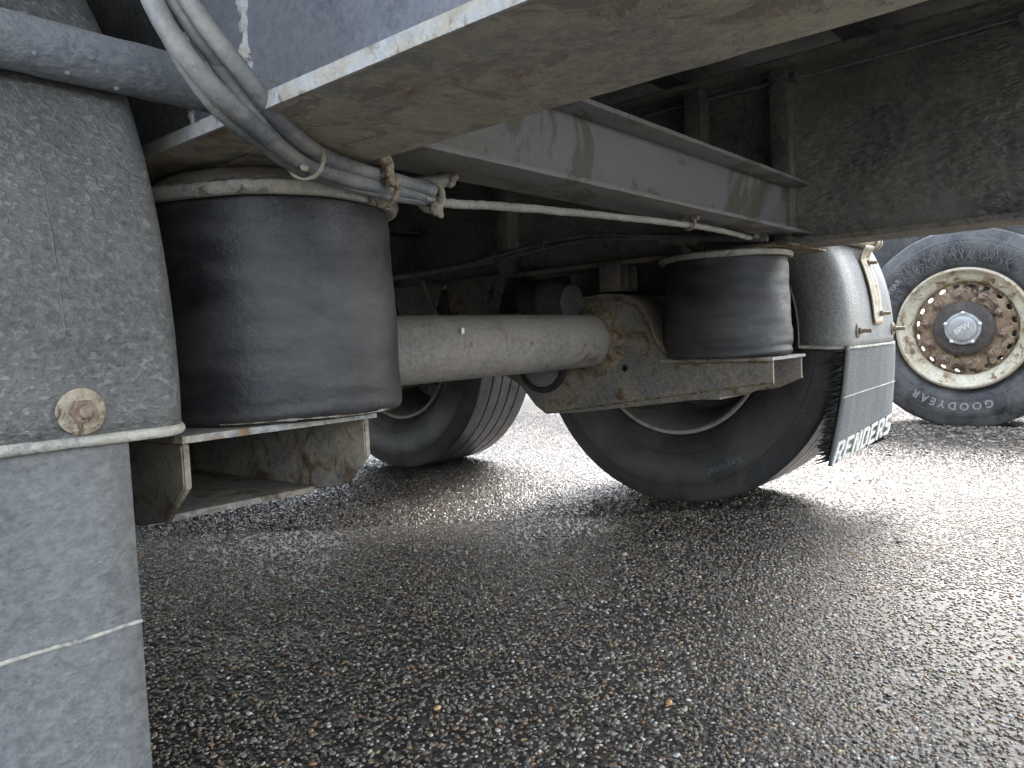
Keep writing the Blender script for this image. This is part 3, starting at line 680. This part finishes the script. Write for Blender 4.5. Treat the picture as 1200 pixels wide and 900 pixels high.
# flap lettering, on the rear face of the far flap
GL = {'R': [(0, 0, .26, 1), (.26, .84, .8, 1), (.68, .5, .92, .93), (.26, .40, .75, .55), (.50, .16, .74, .40), (.66, 0, .94, .22)],
      'E': [(0, 0, .26, 1), (.26, .83, .92, 1), (.26, .42, .75, .58), (.26, 0, .92, .17)],
      'N': [(0, 0, .25, 1), (.25, .6, .42, .95), (.40, .34, .55, .7), (.52, .08, .68, .45), (.67, 0, .92, 1)],
      'D': [(0, 0, .26, 1), (.26, .83, .74, 1), (.26, 0, .74, .17), (.68, .10, .94, .90)],
      'S': [(.08, .83, .94, 1), (0, .48, .26, .92), (.2, .42, .75, .58), (.68, .10, .94, .52), (0, 0, .80, .17)]}
bm = bmesh.new()
for li, chh in enumerate('RENDERS'):
    for k, (a0_, b0_, a1_, b1_) in enumerate(GL[chh]):
        e_ = .0002*k
        box_bm(bm, ((li+a0_*.84)/7, b0_, 0), ((li+a1_*.84)/7, b1_, .0035+e_), .0)
bmesh.ops.subdivide_edges(bm, edges=[e for e in bm.edges if e.calc_length() > .3], cuts=2)
me = mesh_of(bm)
for v in me.vertices:
    x, y, z = v.co; sx_ = x*.965+.012+.035*(y-.4); X = 2.055+.455*sx_
    Z = .158+.036*sx_+y*.056+.0008*math.sin(x*40); t = (.468-Z)/.31
    v.co = Vector((X, .598+.02*t*t+.03*(1-sx_)*t-.0035-z, Z))
link('lettering', me, M['white_letters'], gf)
# brush of spray bristles on the flap's front
bm = bmesh.new()
for i in range(2600):
    s = random.random(); t = random.random()
    x = 2.04+.46*s; z = .46-.29*t
    y = .604+.02*t*t+.03*(1-s)*t
    L = random.uniform(.02, .045); d = Vector((random.uniform(-.5, .5)-(.4 if s < .1 else 0), 1, random.uniform(-.6, .3))).normalized()
    a = Vector((x, y, z)); u = d.orthogonal()*.003; v2 = d.cross(u)
    vs = [bm.verts.new(a+u), bm.verts.new(a-u*.5+v2), bm.verts.new(a-u*.5-v2), bm.verts.new(a+d*L)]
    for q in ((0, 1, 3), (1, 2, 3), (2, 0, 3)): bm.faces.new([vs[k] for k in q])
o = link('bristle_mat', mesh_of(bm), M['brush'], gf); o['kind'] = 'stuff'
# bolts
def stud(p, d, r, L, mat, parent, washer=True, wr=2.6):
    p, d = Vector(p), Vector(d).normalized(); q = d.to_track_quat('Z', 'Y').to_matrix().to_4x4(); T = Matrix.Translation(p) @ q
    if washer:
        me = lathe_me([(0, r*.9), (0, r*wr), (r*.35, r*wr), (r*.45, r*wr*.93), (r*.45, r*.9)], 28, 2)
        for v in me.vertices: v.co *= 1+.03*mnoise.noise(v.co*90)
        me.transform(T); link('washer', me, M['washer'], parent, smooth=40)
    me = lathe_me([(r*.46, r*1.0), (r*.46, r*1.5), (r*1.3, r*1.5), (r*1.4, r*1.3)], 6, 2); me.transform(T); link('hex_nut', me, mat, parent)
    me = lathe_me([(0, r*.8), (L-r*.2, r*.8), (L, r*.55)], 14, 2); me.transform(T); link('bolt', me, mat, parent, smooth=40)
yb = lambda z: 1.137-math.sqrt(.543**2-(z-.5)**2)
stud((.220, yb(.484)-.003, .484), (0, -1, 0.02), .0062, .013, M['nut'], gn, True, 2.7)
for x, z, L in ((2.125, .505, .035), (2.475, .505, .035)):
    stud((x, yb(z)-.003, z), (0, -1, 0), .007, L, M['washer'], gf, True, 2.6)
# ribbed strap that carries the far guard
bm = bmesh.new(); sx0 = 2.305; wd = .042; rows = []
zz = np.linspace(.520, .742, 22)
for i, z in enumerate(zz):
    y = yb(z)-.006; row = []
    for k in range(13):
        s = k/12*2-1; rib = .007*(math.exp(-((s-.42)/.2)**2)+math.exp(-((s+.42)/.2)**2))*min(1, max(0, (z-.555)/.03))
        wmul = 1 if z > .54 else .85
        row.append(bm.verts.new((sx0+s*wd*wmul+.02*(z-.53)/.2, y-rib-(0.03*max(0, (z-.70)/.04)**1.5), z)))
    rows.append(row)
for A, B in zip(rows, rows[1:]):
    for k in range(12): bm.faces.new((A[k], A[k+1], B[k+1], B[k]))
st = link('support_strap', mesh_of(bm), M['galv'], gf, smooth=50); mm = st.modifiers.new('thickness', 'SOLIDIFY'); mm.thickness = .004
stud((2.325, yb(.555)-.010, .550), (0, -1, 0), .006, .028, M['washer'], gf, False)
stud((2.335, yb(.70)-.010, .695), (0, -1, 0), .006, .028, M['washer'], gf, False)
# support pipes
def pipe(x0, x1, y, z, r, name='support_pipe', mat='pipe'):
    n = 40; return tube(name, [Vector((x0+(x1-x0)*i/n, y, z+.0*i)) for i in range(n+1)], r, M[mat], TR, 32, .0012, lf=35)
pn = pipe(-.25, .432, .628, .752, .0205)
pf = pipe(1.9, 2.455, .635, .762, .0205, mat='galv')
me = lathe_me([(0, .018), (.002, .0235), (.012, .0235), (.016, .019), (.0175, .006)], 32, 0); me.transform(Matrix.Translation((2.4555, .635, .762))); link('end_cap', me, M['galv'], pf, smooth=40)
tube('clamp_ring', ring_pts(2.40, .635, .762, .0235, 30), .005, M['galv'], pf, 8)
for i in range(9):                                     # dried mud drops along the near pipe
    x = .02+i*.032+random.uniform(-.008, .008); a = random.uniform(2.0, 2.9)
    lump_ball('mud_drop', (x, .628-.0205*math.sin(a), .752+.0205*math.cos(a)), (.0028, .0016, .0028), M['pipe'], pn, .3, 90, 2)

# ------------------------------------------------------------------ cables
CB = empty('cable_bundle', (.45, .6, .7), TR)
base = [(.285, .60, 1.0), (.277, .575, .88), (.280, .552, .80), (.293, .540, .757), (.325, .540, .722), (.37, .560, .704), (.43, .592, .696), (.495, .612, .694), (.56, .627, .693), (.625, .638, .693)]
offs = [(-.010, -.004, -.005, .0078), (.003, -.009, .004, .0072), (.010, .004, -.003, .0066), (-.003, .006, -.009, .0062), (.000, .000, .008, .0058), (-.014, .004, .006, .0045)]
for j, (dx, dy, dz, r) in enumerate(offs):
    P = []
    for i, p in enumerate(base):
        tw = 1.42 if i < 5 else (1.15 if i < 7 else .85)
        P.append((p[0]+dx*tw+.0025*math.sin(i*1.1+j*2), p[1]+dy*tw+.002*math.sin(i*.9+j), p[2]+dz*tw+.0022*math.cos(i*1.4+j*1.7)))
    if j == 5: P = P[:8]
    tube('cable', catmull(P, 9), r, M['cable'], CB, 16, .0004, lf=60)
def tie_ring(c, d, r, name, parent, mat='tie', th=.0025, tail=True):
    c, d = Vector(c), Vector(d).normalized(); u = d.orthogonal().normalized(); v = d.cross(u)
    pts = [c+u*r*math.cos(2*PI*k/24)*1.05+v*r*math.sin(2*PI*k/24)*.95 for k in range(25)]
    o = tube(name, pts, th, M[mat], parent, 8, .0012, lf=150); return o
tie_ring((.425, .589, .693), (.9, .4, -.2), .0185, 'cable_tie', CB, th=.0018)
lump_ball('tie_head', (.412, .574, .682), (.0045, .003, .004), M['tie'], CB, .6, 90)
tie_ring((.545, .624, .688), (1, .25, 0), .0185, 'cable_tie', CB, 'clump', .003)
lump_ball('mud_clump', (.536, .605, .703), (.008, .006, .017), M['clump'], CB, .9, 110)
lump_ball('mud_clump', (.548, .606, .690), (.006, .005, .008), M['clump'], CB, 1.0, 110)
tie_ring((.632, .641, .692), (1, .3, 0), .016, 'cable_tie', CB, 'tie', .004)
lump_ball('mud_clump', (.635, .632, .674), (.007, .006, .009), M['tie'], CB, .9, 110)
LC = tube('sensor_cable', catmull([(.60, .634, .690), (.66, .640, .687), (.75, .640, .693), (.90, .640, .7005), (1.05, .645, .708), (1.2, .65, .7145), (1.35, .655, .7195), (1.5, .665, .7225), (1.62, .68, .724), (1.675, .69, .727)], 10), .0055, M['cable_light'], TR, 12, .0014, lf=120)
tie_ring((1.30, .652, .7225), (1, .1, 0), .012, 'cable_tie', LC, 'clump', .003); lump_ball('tie_head', (1.305, .640, .730), (.006, .006, .008), M['clump'], LC, .7, 110)
lump_ball('tie_head', (1.69, .683, .733), (.008, .006, .010), M['tie'], LC, .8, 110)
hk = tube('cut_tie_end', catmull([(.60, .72, .700), (.64, .70, .713), (.69, .685, .724), (.71, .68, .731)], 5), .009, M['cable'], TR, 10, .003, lf=110)
lump_ball('frayed_end', (.705, .678, .728), (.010, .008, .008), M['tie'], hk, .9, 110)
AP = empty('air_pipes', (1.7, 1.2, .77), TR)
pb = [(1.70, 2.4, .745), (1.70, 1.9, .742), (1.70, 1.62, .750), (1.70, 1.45, .762), (1.70, 1.28, .7755), (1.70, 1.12, .777), (1.70, .96, .758), (1.70, .78, .735), (1.70, .66, .725)]
for j, (dx, dz, r) in enumerate(((0, 0, .0065), (-.006, .009, .005), (.008, .012, .0055))):
    tube('air_pipe', catmull([(p[0]+dx, p[1], p[2]+dz+.003*math.sin(i*1.3+j*2)) for i, p in enumerate(pb)], 8), r, M['cable_dark'], AP, 10, .0008)
for y, z in ((1.47, .764), (1.28, .781)): tie_ring((1.70, y, z), (0, 1, 0), .0165, 'cable_tie', AP, 'cable_dark', .002)
# tee fitting by the far bellows
tf = cyl('pipe_fitting', (1.70, .93, .752), (1.70, .83, .740), [(0, .009), (.02, .013), (.3, .013), (.32, .009), (.4, .009), (.42, .013), (.7, .013), (.72, .009), (.8, .015), (.98, .015), (1, .009)], M['arm'], AP, 16)
cyl('pipe_fitting', (1.72, .87, .705), (1.71, .875, .745), [(0, .014), (.4, .014), (.45, .009), (1, .009)], M['arm'], AP, 16)
# added dark box, blocks the bright horizon past the front of the frame
box('horizon_blocker', (.2, 4.2, .35), (2.1, 5.0, 1.12), M['black_paint_shade'], TR, .01)
box('side_guard', (2.40, 3.3, .45), (2.43, 5.5, .60), M['grey_beam'], TR, .005); box('side_guard', (2.40, 3.3, .75), (2.43, 5.5, .90), M['grey_beam'], TR, .005)

# ------------------------------------------------------------------ the neighbouring trailer
PT = empty('parked_trailer', (5.1, .9, 0))
tag(PT, 'neighbouring parked trailer with weathered tyre, rusty cream rim and silver hub cap', 'trailer')
def outer_wheel(loc):
    r = empty('wheel', loc, PT); R, W, rr = .488, .34, .288; sx = side_x(R, W, rr)
    make_tyre(r, R, W, rr, M['tyre_lit'])
    h = -.155
    rp = [(h+.012, rr+.002), (h, rr+.008), (h-.010, rr+.004), (h-.012, rr-.006), (h-.004, rr-.013), (h+.010, rr-.020), (h+.022, rr-.030), (h+.030, rr-.050), (h+.055, rr-.060), (h+.075, rr-.064), (h+.10, rr-.055), (h+.10, rr-.04), (h+.05, rr-.03)]
    me = lathe_me(rp, 96, 0, closed=True); link('rim', me, M['rim_cream'], r, at=(0, 0, 0), smooth=50)
    me = lathe_me([(h+.012, rr+.0035), (h-.001, rr+.0098), (h-.0115, rr+.0055), (h-.0135, rr-.0050), (h-.011, rr-.0075)], 96, 0); me2 = bpy.data.meshes.new('x')
    bm = bmesh.new(); bm.from_mesh(me); bmesh.ops.delete(bm, geom=[f for f in bm.faces if len(f.verts) > 4], context='FACES'); bm.to_mesh(me); bm.free()
    link('rim_flange', me, M['galv'], r, at=(0, 0, 0), smooth=60)
    me = lathe_me([(h+.12, .05), (h+.12, .188), (h+.15, .202), (h+.28, .202), (h+.28, .05)], 48, 0); link('brake_drum', me, M['black_paint_shade'], r, at=(0, 0, 0), smooth=40)
    # disc with real hand holes
    bm = bmesh.new(); nH = 20; sub = 8; seg = nH*sub
    rad = [.226, .219, .209, .199, .190, .178, .168, .155, .142, .120]
    xs_ = [h+.070, h+.058, h+.050, h+.046, h+.044, h+.043, h+.043, h+.043, h+.043, h+.043]
    V = [[bm.verts.new((xs_[i], rad[i]*math.cos(2*PI*k/seg), rad[i]*math.sin(2*PI*k/seg))) for k in range(seg)] for i in range(len(rad))]
    for k in range(nH):                                # pull the vertices round each hole into a circle
        kc = k*sub+sub//2; a = 2*PI*kc/seg
        for dk in (-2, -1, 0, 1, 2):
            for ri in (1, 2, 3):
                pass
    for i in range(len(rad)-1):
        for k in range(seg):
            if i in (1, 2) and (k % sub) in (2, 3, 4, 5): continue
            bm.faces.new((V[i][k], V[i][(k+1) % seg], V[i+1][(k+1) % seg], V[i+1][k]))
    for k in range(nH):
        for i, dk, di in ((1, 2, .35), (1, 6, .35), (3, 2, -.35), (3, 6, -.35)):
            v = V[i][(k*sub+dk) % seg]; rr_ = math.hypot(v.co.y, v.co.z); a = math.atan2(v.co.z, v.co.y); ta = 2*PI*(k*sub+4)/seg
            da = (ta-a+PI) % (2*PI)-PI; a2 = a+da*.3; r2 = rr_+(.209-rr_)*.3
            v.co.y, v.co.z = r2*math.cos(a2), r2*math.sin(a2)
    d = link('rim_disc', mesh_of(bm), M['rim_rust'], r, at=(0, 0, 0), smooth=40)
    mm = d.modifiers.new('thickness', 'SOLIDIFY'); mm.thickness = .009; mm.offset = 0
    me = lathe_me([(h+.075, .10), (h+.047, .125), (h+.036, .130), (h+.020, .134), (h+.012, .128), (h+.008, .112), (h+.006, .06)], 48, 0)
    for v in me.vertices: v.co *= 1+.012*mnoise.noise(v.co*50)
    link('hub', me, M['hub_black'], r, at=(0, 0, 0), smooth=40)
    # pentagonal cast cap: rounded five-lobed outline
    bm = bmesh.new(); seg = 80; rings = []
    for a, s in ((h+.006, 1.0), (h-.004, 1.0), (h-.007, .97), (h-.008, .86), (h-.006, .83), (h-.006, .79), (h-.015, .755), (h-.017, .70), (h-.016, .3), (h-.016, .03)):
        ring = []
        for k in range(seg):
            t = 2*PI*k/seg; lobe = 1+(.075*max(0, math.cos(5*(t-R_(20))))**3 if s > .84 else 0); q = .078*s*lobe
            ring.append(bm.verts.new((a, q*math.cos(t), q*math.sin(t))))
        rings.append(ring)
    for A, B in zip(rings, rings[1:]):
        for k in range(seg): bm.faces.new((A[k], A[(k+1) % seg], B[(k+1) % seg], B[k]))
    bm.faces.new(rings[-1]); link('hub_cap', mesh_of(bm), M['cap'], r, at=(0, 0, 0), smooth=35)
    for k in range(5):
        t = R_(20)+2*PI*k/5; me = lathe_me([(0, .0078), (-.008, .0078), (-.010, .004)], 10, 0); me.transform(Matrix.Translation((h-.006, .077*math.cos(t), .077*math.sin(t)))); link('cap_bolt', me, M['bolt_bright'], r, at=(0, 0, 0), smooth=40)
    me = text_me('BPW', .036, .0012, bold=.0006)
    ca, sa = math.cos(R_(28)), math.sin(R_(28))
    for v in me.vertices:
        x, y, z = v.co; x, y = x*ca-y*sa, x*sa+y*ca; v.co = Vector((h-.0165-z, -x, y))
    link('lettering', me, M['bolt_bright'], r, at=(0, 0, 0))
    nut = lathe_me([(h+.0385, .024), (h+.033, .0245), (h+.031, .018), (h+.030, .0175), (h+.010, .0165), (h+.006, .0125), (h+.0055, .008), (h-.002, .0075), (h-.004, .004)], 6, 0)
    nut.materials.append(M['nut'])
    for k in range(10):
        o = bpy.data.objects.new('wheel_nut', nut); COL.objects.link(o); o.parent = r; t = 2*PI*(k+.3)/10
        o.location = (0, .1675*math.cos(t), .1675*math.sin(t)); o.rotation_euler = (k*1.3, 0, 0)
    cyl('valve_stem', (h+.01, .04, -.222), (h-.012, .05, -.243), [(0, .004), (.8, .004), (1, .003)], M['brush'], r, 8)
    text_on_ring('lettering', 'GOODYEAR', .050, .378, R_(188), sx, M['letters_t'], r, (R, rr), bold=.0012, spacing=1.5)
    text_on_ring('lettering', 'GOODYEAR', .034, .375, R_(-62), sx, M['letters_t'], r, (R, rr), bold=.0010, spacing=1.1)
    # radial scuff ribs moulded on the shoulder
    bm = bmesh.new()
    for k in range(230):
        t = R_(random.uniform(-78, 80)) if k < 170 else R_(random.uniform(115, 170)); r0 = random.uniform(rr+.02, .385); r1 = min(R-.045, r0+random.uniform(.02, .07)); 
        if k >= 170: r0, r1 = random.uniform(.40, .42), random.uniform(.43, .445)
        n_ = 6; pts = []
        for q in range(n_):
            rq = r0+(r1-r0)*q/(n_-1); tt = t+.02*math.sin(q+k); pts.append(Vector((sx(rq)-.0004, -rq*math.sin(tt), rq*math.cos(tt))))
        tube_bm(bm, pts, [.0004]+[random.uniform(.0015, .003)]*(n_-2)+[.0004], 5)
    o = link('scuff_ribs', mesh_of(bm), M['letters_f'], r, at=(0, 0, 0)); o['kind'] = 'stuff'
    return r
nw = outer_wheel((4.42, .705, .480))
nw2 = dup(nw, PT); nw2.location = nw.location + Vector((0, 1.36, 0)); nw2.rotation_euler = (.9, 0, 0)
for y in (.705, 2.065):
    tube('axle_tube', [(4.5, y, .48), (6.3, y, .48)], .065, M['black_paint_shade'], PT, 24)
for x in (5.0, 5.9):
    bm = bmesh.new(); box_bm(bm, (x-.07, -1.6, .95), (x+.07, 6, .963)); box_bm(bm, (x-.005, -1.6, .9635), (x+.005, 6, 1.2)); box_bm(bm, (x-.07, -1.6, 1.2005), (x+.07, 6, 1.215))
    link('chassis_beam', mesh_of(bm), M['black_paint_shade'], PT)
for y in (-1.4, -.2, 1.4, 2.8, 4.4): box('cross_member', (4.25, y, 1.0), (6.6, y+.1, 1.12), M['black_paint_shade'], PT)
box('mudguard', (4.50, 1.0, .60), (4.86, 1.75, 1.06), M['black_paint_shade'], PT, .05)  # added dark box behind the tyre, fills the bright sky gap beside it
for y in (.705, 2.065):
    for x in (5.0, 5.9): cyl('air_spring', (x, y-.3, .5), (x, y-.3, .945), [(0, .1), (.1, .14), (.8, .15), (1, .14)], M['bellow'], PT)
    dw = bpy.data.objects.new('wheel', bpy.data.objects['tyre'].data); COL.objects.link(dw); dw.parent = PT; dw.location = Vector((6.5, y, .50))-wpos(PT)

# ------------------------------------------------------------------ loose gravel and single stones
n = 9000
P = np.stack([RNG.uniform(3.2, 4.30, n), RNG.uniform(-.5, 1.7, n), np.zeros(n)], 1); keep = RNG.uniform(0, 1, n) < np.clip((P[:, 0]-3.0)/1.1, .15, 1)**1.5; P = P[keep]
gr = scatter('loose_gravel', P, RNG.uniform(.004, .011, len(P)), chip_cols(len(P), [.02, .04, .1, .14, .2, .05, .22, .17, .04, .02])*.55, M['chips'], .2, .7)
tag(gr, 'pale loose gravel drifted on the ground in front of the neighbouring tyre', 'gravel', kind='stuff')
def pebble(p, s, col, label, name='pebble'):
    m, n_, l_, pr = nodes(name+'_stone'); pr.inputs['Base Color'].default_value = (*col, 1); pr.inputs['Roughness'].default_value = .45
    tc = n_.new('ShaderNodeTexCoord').outputs['Object']; c = mix(n_, l_, ramp(n_, l_, noise_(n_, l_, tc, 180, 4, .7), [(.35, 0), (.7, 1)]), tuple(x*.6 for x in col), tuple(min(1, x*1.3) for x in col)); l_.new(c, pr.inputs['Base Color'])
    o = lump_ball(name, (p[0], p[1], s[2]*.8), s, m, None, .45, 70, 2); tag(o, label, 'pebble' if name == 'pebble' else 'stone'); return o
pebble((.733, .783, 0), (.0075, .005, .0035), (.50, .36, .14), 'yellow-tan pebble lying on the dark asphalt below the axle tube')
pebble((1.53, .96, 0), (.009, .006, .005), (.55, .50, .42), 'pale pebble on the asphalt in front of the far wheel of our trailer')
pebble((.93, .52, 0), (.006, .005, .004), (.45, .26, .11), 'orange-brown pebble on the asphalt at the bottom of the photo')
pebble((1.95, .46, 0), (.011, .006, .004), (.03, .03, .03), 'small black stone on the bright wet asphalt below the lettered mudflap', 'dark_stone')
pebble((4.02, 1.02, 0), (.045, .035, .03), (.10, .09, .08), 'grey lump of rubble at the foot of the neighbouring tyre beside the mudflap', 'rubble_lump')
